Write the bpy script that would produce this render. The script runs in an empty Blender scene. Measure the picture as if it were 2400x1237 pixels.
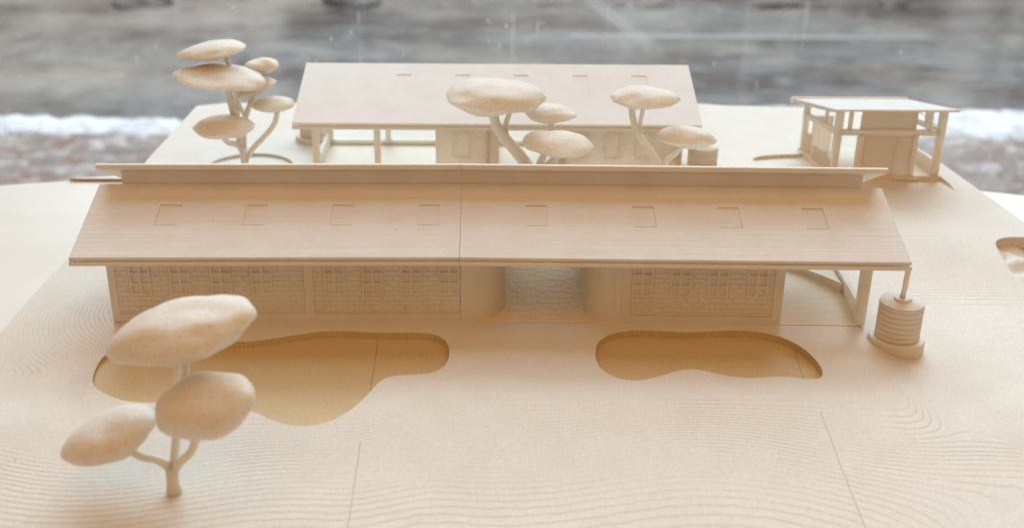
import bpy, bmesh, math, random
from mathutils import Vector, Matrix, noise
from mathutils.geometry import delaunay_2d_cdt, intersect_point_tri_2d

R = math.radians
S = 0.01                       # everything is authored in centimetres
sc = bpy.context.scene
col = sc.collection
rnd = random.Random(7)

# ------------------------------------------------------------------ camera
cam_d = bpy.data.cameras.new('camera')
cam = bpy.data.objects.new('camera', cam_d)
col.objects.link(cam)
TH, RO = R(24.0), R(0.3)
fw = Vector((0, math.cos(TH), -math.sin(TH)))
up0 = Vector((0, math.sin(TH), math.cos(TH)))
rt0 = Vector((1, 0, 0))
rt = rt0 * math.cos(RO) + up0 * math.sin(RO)
up = up0 * math.cos(RO) - rt0 * math.sin(RO)
m3 = Matrix((rt, up, -fw)).transposed()
cam.matrix_world = Matrix.Translation(Vector((0, -75.3, 38.1)) * S) @ m3.to_4x4()
cam_d.sensor_width = 36
cam_d.lens = 2685 / 2400 * 36
cam_d.shift_x = 53 / 2400
cam_d.clip_start = 0.02
cam_d.clip_end = 500
cam_d.dof.use_dof = True
cam_d.dof.focus_distance = 0.86
cam_d.dof.aperture_fstop = 6.5
sc.camera = cam

# ------------------------------------------------------------------ light
world = bpy.data.worlds.new('World')
sc.world = world
world.use_nodes = True
bg = world.node_tree.nodes['Background']
bg.inputs[0].default_value = (1.0, 0.55, 0.26, 1)
bg.inputs[1].default_value = 0.27


def area(name, loc, target, sx, sy, energy, color):
    d = bpy.data.lights.new(name, 'AREA')
    d.shape = 'RECTANGLE'
    d.size, d.size_y = sx, sy
    d.energy = energy
    d.color = color
    o = bpy.data.objects.new(name, d)
    col.objects.link(o)
    o.location = loc
    o.rotation_euler = (Vector(target) - Vector(loc)).to_track_quat('-Z', 'Y').to_euler()
    return o


area('window_light', (1.0, 8.0, 4.7), (0.03, 0.1, 0.0), 10.0, 4.8, 860, (0.66, 0.85, 0.985))
area('overcast_sky_light', (0, 7.5, 8.5), (0, 5.0, -1.6), 16, 9, 900, (0.66, 0.85, 0.985))
area('overhead_fill_light', (0.2, -1.0, 2.1), (0, -0.05, 0), 3.2, 2.6, 19, (1.0, 0.62, 0.31))  # unseen lamp added as warm fill from above
street = area('street_fill_light', (0, 11.0, 4.5), (0, 11.0, -1.6), 24, 14, 800, (0.90, 0.92, 1.0))  # extra lamp added to brighten the street alone
street.data.spread = R(100)

sc.view_settings.view_transform = 'Standard'
sc.view_settings.look = 'None'
sc.view_settings.exposure = 0.0
sc.view_settings.gamma = 1.0
sc.cycles.max_bounces = 10
sc.cycles.diffuse_bounces = 6
sc.cycles.transparent_max_bounces = 16
sc.cycles.use_denoising = True
sc.cycles.sample_clamp_indirect = 6


# ------------------------------------------------------------------ materials
class NT:
    def __init__(s, name):
        s.m = bpy.data.materials.new(name)
        s.m.use_nodes = True
        s.t = s.m.node_tree
        s.n = s.t.nodes
        s.b = s.n['Principled BSDF']

    def node(s, typ, **kw):
        n = s.n.new(typ)
        for k, v in kw.items():
            setattr(n, k, v)
        return n

    def link(s, a, b):
        s.t.links.new(a, b)

    def math(s, op, a, b=None, c=None):
        n = s.node('ShaderNodeMath', operation=op)
        for i, v in enumerate((a, b, c)):
            if v is None:
                continue
            if isinstance(v, (int, float)):
                n.inputs[i].default_value = v
            else:
                s.link(v, n.inputs[i])
        return n.outputs[0]

    def sstep(s, v, a, b, lo=0.0, hi=1.0):
        n = s.node('ShaderNodeMapRange', interpolation_type='SMOOTHSTEP')
        s.link(v, n.inputs[0])
        n.inputs[1].default_value = a
        n.inputs[2].default_value = b
        n.inputs[3].default_value = lo
        n.inputs[4].default_value = hi
        return n.outputs[0]

    def noise(s, vec, scale, detail=2.0, rough=0.5):
        n = s.node('ShaderNodeTexNoise')
        n.inputs['Scale'].default_value = scale
        n.inputs['Detail'].default_value = detail
        n.inputs['Roughness'].default_value = rough
        if vec is not None:
            s.link(vec, n.inputs['Vector'])
        return n.outputs[0]

    def mapping(s, vec, scale):
        n = s.node('ShaderNodeMapping')
        n.inputs['Scale'].default_value = scale
        s.link(vec, n.inputs['Vector'])
        return n.outputs[0]

    def mixc(s, f, a, b, blend='MIX'):
        n = s.node('ShaderNodeMix', data_type='RGBA', blend_type=blend)
        for sock, v in ((n.inputs[0], f), (n.inputs[6], a), (n.inputs[7], b)):
            if isinstance(v, (int, float)):
                sock.default_value = v
            elif isinstance(v, tuple):
                sock.default_value = (*v, 1)
            else:
                s.link(v, sock)
        return n.outputs[2]


PLA = (0.87, 0.825, 0.755)


def pla(name, base=PLA, layer=0.0, layer_amt=1.0, grain=0.4, roofline=0.0, rough=0.5, specks=True, courses=0.0, trans=0.0, sss=0.0, wallline=0.0, sss_r=0.006, sss_c=(1.0, 0.86, 0.70)):
    """printed plastic: fine grain, layer lines that follow height, a few dirt specks"""
    k = NT(name)
    geo = k.node('ShaderNodeNewGeometry')
    pos = geo.outputs['Position']
    sep = k.node('ShaderNodeSeparateXYZ')
    k.link(pos, sep.inputs[0])
    nsep = k.node('ShaderNodeSeparateXYZ')
    k.link(geo.outputs['True Normal'], nsep.inputs[0])
    z = sep.outputs[2]
    # height in units of 0.1 mm
    h = k.math('MULTIPLY', k.noise(pos, 800, 3, 0.7), 1.3 * grain)
    h = k.math('ADD', h, k.math('MULTIPLY', k.noise(k.mapping(pos, (500, 1300, 900)), 1.0, 2, 0.6), 0.9 * grain))
    if layer:
        zz = k.math('DIVIDE', k.math('ADD', z, 1.0), layer * S)
        jit = k.math('MULTIPLY', k.noise(pos, 140, 2, 0.5), 0.55)
        t = k.math('FRACT', k.math('ADD', zz, jit))
        stp = k.math('SUBTRACT', k.sstep(t, 0.74, 1.0), t)
        flat = k.sstep(nsep.outputs[2], 0.86, 0.975)
        var = k.sstep(k.noise(pos, 9, 2, 0.6), 0.42, 0.64, 0.06, 1.0)
        near = k.sstep(sep.outputs[1], -0.23, -0.17, 1.0, 0.0)
        var = k.math('MAXIMUM', var, near)
        amp = k.math('MULTIPLY', k.math('MULTIPLY', flat, var), layer * 100 * layer_amt)
        h = k.math('ADD', h, k.math('MULTIPLY', stp, amp))
    if roofline:
        v = k.mapping(pos, (2.5, 0.0, 2600))
        a = k.noise(v, 1.0, 3.0, 0.75)
        v2 = k.mapping(pos, (5.0, 0.0, 7200))
        b = k.noise(v2, 1.0, 1.0, 0.5)
        lines = k.math('ADD', k.math('MULTIPLY', k.sstep(a, 0.38, 0.62), 3.0), k.math('MULTIPLY', b, 1.6))
        h = k.math('ADD', h, k.math('MULTIPLY', lines, roofline))
    if wallline:
        v = k.mapping(pos, (8.0, 8.0, 5200))
        h = k.math('ADD', h, k.math('MULTIPLY', k.noise(v, 1.0, 1.0, 0.5), wallline))
    if courses:
        bk = k.node('ShaderNodeTexBrick')
        cmb = k.node('ShaderNodeCombineXYZ')
        k.link(sep.outputs[0], cmb.inputs[0])
        k.link(z, cmb.inputs[1])
        k.link(cmb.outputs[0], bk.inputs['Vector'])
        bk.inputs['Scale'].default_value = 1.0
        bk.inputs['Brick Width'].default_value = 0.0084
        bk.inputs['Row Height'].default_value = 0.004
        bk.inputs['Mortar Size'].default_value = 0.0005
        bk.inputs['Mortar Smooth'].default_value = 0.4
        h = k.math('SUBTRACT', h, k.math('MULTIPLY', bk.outputs['Fac'], courses))
    bump = k.node('ShaderNodeBump')
    bump.inputs['Strength'].default_value = 1.0
    bump.inputs['Distance'].default_value = 0.0001
    k.link(h, bump.inputs['Height'])
    k.link(bump.outputs[0], k.b.inputs['Normal'])
    dark = tuple(c * f for c, f in zip(base, (0.96, 0.945, 0.92)))
    c = k.mixc(k.sstep(k.noise(pos, 30, 3, 0.6), 0.35, 0.7), base, dark)
    fine = k.sstep(k.noise(pos, 720, 3, 0.75), 0.38, 0.64)
    c = k.mixc(k.math('MULTIPLY', fine, min(1.0, 0.55 * grain)), c, tuple(v * f for v, f in zip(base, (0.81, 0.785, 0.735))))
    if specks:
        vor = k.node('ShaderNodeTexVoronoi')
        vor.inputs['Scale'].default_value = 75
        vor.inputs['Randomness'].default_value = 1.0
        k.link(pos, vor.inputs['Vector'])
        sp = k.sstep(vor.outputs['Distance'], 0.025, 0.055, 1.0, 0.0)
        pick = k.node('ShaderNodeSeparateColor')
        k.link(vor.outputs['Color'], pick.inputs[0])
        sp = k.math('MULTIPLY', sp, k.sstep(pick.outputs[0], 0.86, 0.92))
        c = k.mixc(k.math('MULTIPLY', sp, 0.75), c, (0.22, 0.15, 0.09))
    k.link(c, k.b.inputs['Base Color'])
    k.b.inputs['Roughness'].default_value = rough
    k.b.inputs['Specular IOR Level'].default_value = 0.45
    if trans:
        # thin print: part of the light from the far side comes through
        tl = k.node('ShaderNodeBsdfTranslucent')
        tl.inputs[0].default_value = (0.97, 0.89, 0.79, 1)
        k.link(bump.outputs[0], tl.inputs['Normal'])
        mx = k.node('ShaderNodeMixShader')
        mx.inputs[0].default_value = trans
        k.link(k.b.outputs[0], mx.inputs[1])
        k.link(tl.outputs[0], mx.inputs[2])
        k.link(mx.outputs[0], k.n['Material Output'].inputs[0])
    if sss:
        k.b.inputs['Subsurface Weight'].default_value = sss
        k.b.inputs['Subsurface Radius'].default_value = sss_c
        k.b.inputs['Subsurface Scale'].default_value = sss_r
    return k.m


M_GROUND = pla('printed_ground', layer=0.03, layer_amt=1.15, grain=1.3)
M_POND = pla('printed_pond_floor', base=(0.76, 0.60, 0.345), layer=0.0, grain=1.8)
M_ROOF = pla('printed_roof', base=(0.89, 0.875, 0.85), grain=0.35, roofline=0.34)
M_RROOF = pla('printed_smooth_roof', base=(0.90, 0.905, 0.91), grain=0.12, roofline=0.05, rough=0.42, specks=False)
M_WALL = pla('printed_wall', grain=0.3, wallline=0.25, specks=False)
M_TRIM = pla('printed_trim', sss=0.8, sss_r=0.009, grain=0.2, specks=False)
M_SOLID = pla('printed_solid_trim', grain=0.2, specks=False)
M_BRICK = pla('printed_brick', grain=0.35, specks=False)
M_FLOOR = pla('printed_floor', base=(0.95, 0.77, 0.50), layer=0.03, layer_amt=1.0, grain=0.3, specks=False)
M_CROWN = pla('printed_crown', sss=0.9, sss_r=0.016, layer=0.03, layer_amt=0.8, grain=1.6)
M_RWALL = pla('printed_thin_wall', trans=0.72, grain=0.25, wallline=0.2, specks=False)
M_RBRICK = pla('printed_thin_brick_wall', trans=0.72, grain=0.25, courses=2.2, specks=False)
M_TRUNK = pla('printed_trunk', sss=0.8, sss_r=0.006, grain=0.35, wallline=0.4, specks=False)
M_TANK = pla('printed_tank', sss=0.5, sss_r=0.005, grain=0.3, layer=0.03, specks=False)


def table_mat():
    k = NT('white_table_top')
    pos = k.node('ShaderNodeNewGeometry').outputs['Position']
    f = k.sstep(k.noise(k.mapping(pos, (2, 9, 1)), 1.6, 3, 0.6), 0.3, 0.75)
    k.link(k.mixc(f, (0.86, 0.83, 0.77), (0.82, 0.785, 0.72)), k.b.inputs['Base Color'])
    k.b.inputs['Roughness'].default_value = 0.4
    return k.m


M_BAY = pla('printed_bay_floor', base=(0.90, 0.80, 0.64), grain=0.2, specks=False)
M_TABLE = table_mat()


def edge_mat():
    k = NT('board_edge_painted_shade')  # brown gap shadow along the board, painted in as edge colour
    pos = k.node('ShaderNodeNewGeometry').outputs['Position']
    k.link(k.mixc(k.noise(k.mapping(pos, (60, 60, 900)), 1.0, 2), (0.42, 0.29, 0.15), (0.55, 0.40, 0.23)), k.b.inputs['Base Color'])
    return k.m


M_EDGE = edge_mat()


def snow_mat():
    k = NT('snow')
    pos = k.node('ShaderNodeNewGeometry').outputs['Position']
    n = k.noise(k.mapping(pos, (1.0, 0.6, 1.6)), 11, 4, 0.65)
    c = k.mixc(k.sstep(n, 0.38, 0.66), (0.74, 0.75, 0.775), (0.50, 0.51, 0.54))
    k.link(c, k.b.inputs['Base Color'])
    k.b.inputs['Roughness'].default_value = 0.6
    bump = k.node('ShaderNodeBump')
    bump.inputs['Strength'].default_value = 0.5
    bump.inputs['Distance'].default_value = 0.03
    k.link(k.noise(pos, 25, 4, 0.6), bump.inputs['Height'])
    k.link(bump.outputs[0], k.b.inputs['Normal'])
    return k.m


def mulch_mat():
    k = NT('mulch_with_thin_snow')
    pos = k.node('ShaderNodeNewGeometry').outputs['Position']
    bark = k.mixc(k.noise(pos, 30, 4, 0.7), (0.08, 0.056, 0.043), (0.345, 0.285, 0.255))
    red = k.mixc(k.sstep(k.noise(pos, 5, 2), 0.5, 0.7), bark, (0.20, 0.115, 0.085))
    n = k.noise(k.mapping(pos, (1.0, 1.5, 1.0)), 7.5, 5, 0.68)
    sepp = k.node('ShaderNodeSeparateXYZ')
    k.link(pos, sepp.inputs[0])
    c = k.mixc(k.sstep(n, 0.48, 0.66), red, (0.46, 0.43, 0.41))
    k.link(c, k.b.inputs['Base Color'])
    k.b.inputs['Roughness'].default_value = 0.9
    return k.m


def road_mat():
    k = NT('wet_asphalt')
    pos = k.node('ShaderNodeNewGeometry').outputs['Position']
    sp = k.node('ShaderNodeSeparateXYZ')
    k.link(pos, sp.inputs[0])
    a = k.noise(k.mapping(pos, (0.6, 1.3, 1)), 1.1, 4, 0.6)
    c = k.mixc(k.sstep(a, 0.36, 0.64), (0.05, 0.048, 0.048), (0.135, 0.127, 0.12))
    # patchy pale beige left of a slanting edge
    edge = k.math('ADD', sp.outputs[0], k.math('MULTIPLY', k.math('SUBTRACT', sp.outputs[1], 5.2), -0.25))
    edge = k.math('ADD', edge, k.math('MULTIPLY', k.noise(pos, 2.2, 3), 0.5))
    beige = k.sstep(edge, -2.35, -1.95, 1.0, 0.0)
    patch = k.sstep(k.noise(k.mapping(pos, (1.0, 0.7, 1)), 1.5, 3, 0.6), 0.36, 0.62, 0.25, 1.0)
    c = k.mixc(k.math('MULTIPLY', k.math('MULTIPLY', beige, patch), 0.75), c, (0.27, 0.235, 0.195))
    s1 = k.sstep(k.noise(k.mapping(pos, (0.7, 0.9, 1)), 1.3, 3, 0.6), 0.50, 0.66)
    c = k.mixc(k.math('MULTIPLY', s1, 0.45), c, (0.25, 0.225, 0.195))
    # coarse wear and slush crumbs
    w = k.noise(k.mapping(pos, (1.0, 1.4, 1)), 5.0, 5, 0.75)
    c = k.mixc(k.sstep(w, 0.50, 0.72, 0.0, 0.55), c, (0.30, 0.285, 0.27))
    c = k.mixc(k.sstep(w, 0.46, 0.28, 0.0, 0.6), c, (0.03, 0.029, 0.029))
    k.link(c, k.b.inputs['Base Color'])
    k.link(k.sstep(a, 0.3, 0.7, 0.35, 0.75), k.b.inputs['Roughness'])
    return k.m


def glass_mat():
    k = NT('dusty_glass_painted_glare')
    k.n.remove(k.b)
    out = k.n['Material Output']
    tc = k.node('ShaderNodeNewGeometry').outputs['Position']
    tr = k.node('ShaderNodeBsdfTransparent')
    tr.inputs[0].default_value = (0.965, 0.975, 0.97, 1)
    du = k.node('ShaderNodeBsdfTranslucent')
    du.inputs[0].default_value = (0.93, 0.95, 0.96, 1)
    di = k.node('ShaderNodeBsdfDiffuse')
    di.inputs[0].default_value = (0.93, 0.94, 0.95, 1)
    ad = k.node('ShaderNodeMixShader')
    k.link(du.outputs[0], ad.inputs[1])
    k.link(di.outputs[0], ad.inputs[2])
    xyz = k.node('ShaderNodeSeparateXYZ')
    k.link(tc, xyz.inputs[0])
    X, Z = xyz.outputs[0], xyz.outputs[2]

    def haze_column(c0, half, amp):
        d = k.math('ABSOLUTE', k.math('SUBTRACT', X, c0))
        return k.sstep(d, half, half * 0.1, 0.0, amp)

    # long soft run marks, and glass reflections and haze painted as pale columns
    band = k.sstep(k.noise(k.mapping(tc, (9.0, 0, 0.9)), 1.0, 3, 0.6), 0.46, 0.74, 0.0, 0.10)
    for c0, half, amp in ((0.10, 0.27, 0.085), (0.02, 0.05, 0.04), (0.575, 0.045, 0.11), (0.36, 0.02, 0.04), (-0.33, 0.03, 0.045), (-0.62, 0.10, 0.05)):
        band = k.math('ADD', band, haze_column(c0, half, amp))
    # one slanting reflection painted into the glass
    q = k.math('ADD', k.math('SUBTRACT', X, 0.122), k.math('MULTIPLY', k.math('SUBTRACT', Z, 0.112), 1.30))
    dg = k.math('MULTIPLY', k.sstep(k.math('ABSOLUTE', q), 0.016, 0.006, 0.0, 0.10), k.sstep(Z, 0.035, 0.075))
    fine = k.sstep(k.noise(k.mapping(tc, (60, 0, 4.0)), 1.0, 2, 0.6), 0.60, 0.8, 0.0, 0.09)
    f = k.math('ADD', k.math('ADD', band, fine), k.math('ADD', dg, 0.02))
    for sx, sz, r, pk, am in ((52, 34, 0.12, 0.6, 0.32), (95, 48, 0.20, 0.45, 0.20), (70, 14, 0.17, 0.55, 0.16)):
        vor = k.node('ShaderNodeTexVoronoi')
        vor.inputs['Scale'].default_value = 1.0
        k.link(k.mapping(tc, (sx, 1, sz)), vor.inputs['Vector'])
        pick = k.node('ShaderNodeSeparateColor')
        k.link(vor.outputs['Color'], pick.inputs[0])
        drop = k.math('MULTIPLY', k.sstep(vor.outputs['Distance'], r * 0.25, r, 1.0, 0.0), k.sstep(pick.outputs[0], pk, 1.0, 0.0, am))
        f = k.math('ADD', f, drop)
    mx = k.node('ShaderNodeMixShader')
    k.link(f, mx.inputs[0])
    k.link(tr.outputs[0], mx.inputs[1])
    k.link(ad.outputs[0], mx.inputs[2])
    k.link(mx.outputs[0], out.inputs[0])
    return k.m


def plain(name, c, rough=0.5, metal=0.0):
    k = NT(name)
    pos = k.node('ShaderNodeNewGeometry').outputs['Position']
    k.link(k.mixc(k.noise(pos, 12, 3), c, tuple(v * 0.8 for v in c)), k.b.inputs['Base Color'])
    k.b.inputs['Roughness'].default_value = rough
    k.b.inputs['Metallic'].default_value = metal
    return k.m


# ------------------------------------------------------------------ mesh helpers
class MB:
    def __init__(s):
        s.v = []
        s.f = []
        s.sm = []

    def add(s, vs, fs, smooth=False):
        o = len(s.v)
        s.v += [tuple(p) for p in vs]
        s.f += [tuple(i + o for i in f) for f in fs]
        s.sm += [smooth] * len(fs)
        return s

    def box(s, x0, x1, y0, y1, z0, z1, cut=None):
        v = [(x0, y0, z0), (x1, y0, z0), (x1, y1, z0), (x0, y1, z0), (x0, y0, z1), (x1, y0, z1), (x1, y1, z1), (x0, y1, z1)]
        f = [(0, 3, 2, 1), (4, 5, 6, 7), (0, 1, 5, 4), (1, 2, 6, 5), (2, 3, 7, 6), (3, 0, 4, 7)]
        return s.add(v, f)

    def prism_x(s, prof, x0, x1, shear=0.0):
        """profile of (y, z) run along x"""
        n = len(prof)
        v = [(x0, y, z) for y, z in prof] + [(x1, y, z) for y, z in prof]
        f = [tuple(range(n)), tuple(range(2 * n - 1, n - 1, -1))]
        f += [(i, i + n, (i + 1) % n + n, (i + 1) % n) for i in range(n)]
        return s.add(v, f)

    def prism_z(s, poly, z0, z1, zt=None):
        n = len(poly)
        v = [(x, y, z0) for x, y in poly] + [(x, y, (zt(x, y) if zt else z1)) for x, y in poly]
        f = [tuple(range(n - 1, -1, -1)), tuple(range(n, 2 * n))]
        f += [(i, (i + 1) % n, (i + 1) % n + n, i + n) for i in range(n)]
        return s.add(v, f)

    def strip(s, path, thick, z0, z1, smooth=True):
        """upright band of the given thickness along an open plan path; thickness to the left of travel"""
        n = len(path)
        off = []
        for i, (x, y) in enumerate(path):
            a = path[max(i - 1, 0)]
            b = path[min(i + 1, n - 1)]
            dx, dy = b[0] - a[0], b[1] - a[1]
            l = math.hypot(dx, dy) or 1
            off.append((x - dy / l * thick, y + dx / l * thick))
        for i in range(n - 1):
            p, q, p2, q2 = path[i], path[i + 1], off[i], off[i + 1]
            v = [(*p, z0), (*q, z0), (*q2, z0), (*p2, z0), (*p, z1), (*q, z1), (*q2, z1), (*p2, z1)]
            f = [(0, 1, 5, 4), (2, 3, 7, 6), (4, 5, 6, 7), (0, 3, 2, 1)]
            if i == 0:
                f.append((3, 0, 4, 7))
            if i == n - 2:
                f.append((1, 2, 6, 5))
            s.add(v, f, False)
        return s

    def tube(s, pts, radii, seg=12, cap=True):
        pts = [Vector(p) for p in pts]
        n = len(pts)
        vs, fs = [], []
        ref = Vector((0.3, 1, 0.1)).normalized()
        for i, p in enumerate(pts):
            d = (pts[min(i + 1, n - 1)] - pts[max(i - 1, 0)]).normalized()
            a = d.cross(ref).normalized()
            b = d.cross(a).normalized()
            for j in range(seg):
                t = 2 * math.pi * j / seg
                vs.append(p + (a * math.cos(t) + b * math.sin(t)) * radii[i])
        for i in range(n - 1):
            for j in range(seg):
                k = (j + 1) % seg
                fs.append((i * seg + j, i * seg + k, (i + 1) * seg + k, (i + 1) * seg + j))
        s.add(vs, fs, True)
        if cap:
            s.add(vs[-seg:], [tuple(range(seg))])
            s.add(vs[:seg], [tuple(range(seg - 1, -1, -1))])
        return s

    def lathe(s, prof, cx, cy, seg=48, smooth=False):
        n = len(prof)
        vs, fs = [], []
        for j in range(seg):
            t = 2 * math.pi * j / seg
            for r, z in prof:
                vs.append((cx + r * math.cos(t), cy + r * math.sin(t), z))
        for j in range(seg):
            k = (j + 1) % seg
            for i in range(n - 1):
                fs.append((j * n + i, k * n + i, k * n + i + 1, j * n + i + 1))
        s.add(vs, fs, smooth)
        return s

    def mesh(s, name, mat, auto=None):
        me = bpy.data.meshes.new(name)
        me.from_pydata([(x * S, y * S, z * S) for x, y, z in s.v], [], s.f)
        me.polygons.foreach_set('use_smooth', s.sm)
        bm = bmesh.new()
        bm.from_mesh(me)
        bmesh.ops.remove_doubles(bm, verts=bm.verts, dist=1e-7)
        bmesh.ops.recalc_face_normals(bm, faces=bm.faces)
        bm.to_mesh(me)
        bm.free()
        me.materials.append(mat)
        if auto:
            me.polygons.foreach_set('use_smooth', [True] * len(me.polygons))
            me.set_sharp_from_angle(angle=R(auto))
        me.update()
        return me

    def build(s, name, mat, parent=None, auto=None, loc=None, rz=0.0):
        o = bpy.data.objects.new(name, s.mesh(name, mat, auto))
        col.objects.link(o)
        if parent:
            o.parent = parent
        if loc:
            o.location = Vector(loc) * S
        o.rotation_euler.z = rz
        return o


def tag(o, label=None, cat=None, group=None, kind=None):
    if label:
        o['label'] = label
    if cat:
        o['category'] = cat
    if group:
        o['group'] = group
    if kind:
        o['kind'] = kind
    return o


def empty(name, loc, label, cat, group=None):
    o = bpy.data.objects.new(name, None)
    col.objects.link(o)
    o.empty_display_size = 0.02
    o.location = Vector(loc) * S
    return tag(o, label, cat, group)


def inst(name, me, parent, loc, rz=0.0):
    o = bpy.data.objects.new(name, me)
    col.objects.link(o)
    o.parent = parent
    o.location = Vector(loc) * S
    o.rotation_euler.z = rz
    return o


WT = math.tan(R(0.9))


def mitre(m):
    """cut the wing ends at the joint so the two turned wings meet in one thin seam"""
    m.v = [(x - y * WT if abs(x) < 0.1 and x > 0 else (x + y * WT if abs(x) < 0.1 and x < 0 else x), y, z) for x, y, z in m.v]
    return m


def chaikin(poly, it=2, closed=True):
    for _ in range(it):
        q = []
        n = len(poly)
        for i in range(n if closed else n - 1):
            a, b = poly[i], poly[(i + 1) % n]
            q.append((a[0] * .75 + b[0] * .25, a[1] * .75 + b[1] * .25))
            q.append((a[0] * .25 + b[0] * .75, a[1] * .25 + b[1] * .75))
        if not closed:
            q = [poly[0]] + q + [poly[-1]]
        poly = q
    return poly


def inside(poly, x, y):
    c = False
    n = len(poly)
    j = n - 1
    for i in range(n):
        xi, yi = poly[i]
        xj, yj = poly[j]
        if (yi > y) != (yj > y) and x < (xj - xi) * (y - yi) / (yj - yi) + xi:
            c = not c
        j = i
    return c


def arcpts(cx, cy, r, a0, a1, n):
    return [(cx + r * math.cos(R(a0 + (a1 - a0) * i / n)), cy + r * math.sin(R(a0 + (a1 - a0) * i / n))) for i in range(n + 1)]


# ------------------------------------------------------------------ terrain of the site model
def ss(a, b, x):
    t = max(0.0, min(1.0, (x - a) / (b - a)))
    return t * t * (3 - 2 * t)


def terrain(x, y):
    z = 0.0
    w = 1.1 * math.cos(2 * math.pi * (x + 11.5) / 25.0) + 0.5 * math.sin(x * 0.13 + 1.0)
    y0 = -10.2 - 2.6 * ss(-2, -9, x)
    s = max(0.0, y0 - y + w * ss(y0, y0 - 6, y))
    L = 8.0
    s2 = s - 2.5 * (1 - math.exp(-s / 2.5))
    z -= 0.135 * L * (1 - math.exp(-s2 / L))
    # the slope round the left end of the long building
    r = math.hypot((x + 25.0) * 1.0, (y - 2.5) * 0.9)
    k = ss(-24.5, -28.5, x) * ss(-15.0, -6.0, y) * ss(38, 12, y)
    z -= 0.085 * max(0.0, r - 2.6) * k
    # the slope falling away to the right of the long building
    k2 = ss(26.0, 29.0, x) * ss(18.0, 4.0, y) * ss(-17, -3, y)
    z -= 0.95 * k2 * ss(24.5, 31.5, x)
    z += 0.65 * math.exp(-(((x - 40) / 9.5) ** 2 + ((y + 10) / 7.5) ** 2)) * ss(25, 37, x)
    z += 0.75 * math.exp(-(((x - 34) / 8.0) ** 2 + ((y + 28) / 6.0) ** 2))
    return z


pond_l = [(-26.61, -8.41), (-26.96, -5.74), (-26.29, -4.05), (-23.13, -3.5), (-17.07, -3.55), (-14.8, -2.76), (-12.51, -1.84), (-10.36, -1.71), (-8.17, -2.0), (-5.11, -1.9), (-3.77, -2.15), (-2.95, -3.28), (-2.68, -5.17), (-3.0, -6.97), (-3.9, -7.87), (-5.32, -8.07), (-6.6, -8.2), (-7.25, -8.89), (-7.8, -10.46), (-8.57, -12.34), (-9.5, -13.63), (-10.75, -14.39), (-12.06, -14.45), (-13.46, -13.92), (-14.72, -12.92), (-17.7, -11.64), (-20.94, -11.83), (-23.14, -11.8), (-24.79, -10.9), (-25.9, -9.82)]
pond_r = [(7.42, -4.75), (7.7, -3.16), (8.72, -1.96), (10.33, -1.32), (12.78, -1.5), (14.29, -1.7), (16.51, -1.38), (18.7, -1.3), (20.43, -1.83), (21.91, -3.32), (22.6, -5.51), (22.7, -7.31), (22.2, -8.34), (21.26, -8.35), (19.64, -7.92), (17.55, -8.33), (15.9, -7.96), (14.31, -7.1), (13.15, -7.1), (11.59, -8.01), (10.08, -8.75), (8.68, -8.5), (7.68, -7.35), (7.36, -5.98)]
basin_e = [(43.35, 15.4), (44.1, 16.3), (45.3, 16.7), (46.6, 16.6), (47.3, 15.8), (47.3, 11.0), (46.6, 8.5), (45.0, 7.4), (43.4, 7.7), (42.7, 9.5), (43.0, 12.5)]
planter = arcpts(-24.2, 33.9, 4.4, 0, 350, 26)
plaza = [(27.0, 36.9), (27.3, 37.7), (28.3, 38.35), (30.4, 38.8), (32.0, 38.85), (33.2, 39.4), (38, 39.4), (43.0, 38.2), (44.5, 33.5), (44.75, 31.6), (44.86, 29.6), (44.5, 27.2), (43.8, 26.6), (40, 27.0), (33, 31.0), (29.5, 34.0)]
OUT = [(-35.9, -36), (48.6, -36), (47.9, 19), (46.9, 30), (46.2, 37), (43.0, 54.5), (41.5, 56.0), (36, 56.5), (28, 56.9), (25, 57.7), (-31.4, 57.0), (-34.6, 55.6), (-35.1, 35), (-35.6, 15)]


def pond_floor(d):
    return lambda x, y: terrain(x, y) * 0.3 - d


HOLES = [
    ('pond', chaikin(pond_l), lambda x, y: -0.55),
    ('pond', chaikin(pond_r), lambda x, y: -0.55),
    ('basin', chaikin(basin_e), lambda x, y: terrain(x, y) - 0.85 + 0.45 * noise.noise((x * 0.7, y * 0.7, 3)) + 0.15 * noise.noise((x * 2.2, y * 2.2, 8))),
    ('planter_bed', planter, lambda x, y: -0.30),
    ('plaza', chaikin(plaza, 1), lambda x, y: -0.34 * ss(27.5, 31.5, y + 0.42 * (x - 41) * (1 if x < 41 else 0.1)) - 0.004),
]


def slot(pts, w=0.035):
    a = [(x - w / 2, y) for x, y in pts]
    b = [(x + w / 2, y) for x, y in reversed(pts)]
    return a + b


def seam_pts(x0, y0, x1, y1, n, j=0.025):
    return [(x0 + (x1 - x0) * i / n + rnd.uniform(-j, j), y0 + (y1 - y0) * i / n) for i in range(n + 1)]


SEAMS = [slot(seam_pts(-7.78, -15.9, -7.6, -35.0, 26), 0.028), slot(seam_pts(21.15, -12.4, 20.45, -35.0, 30), 0.028)]


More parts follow.
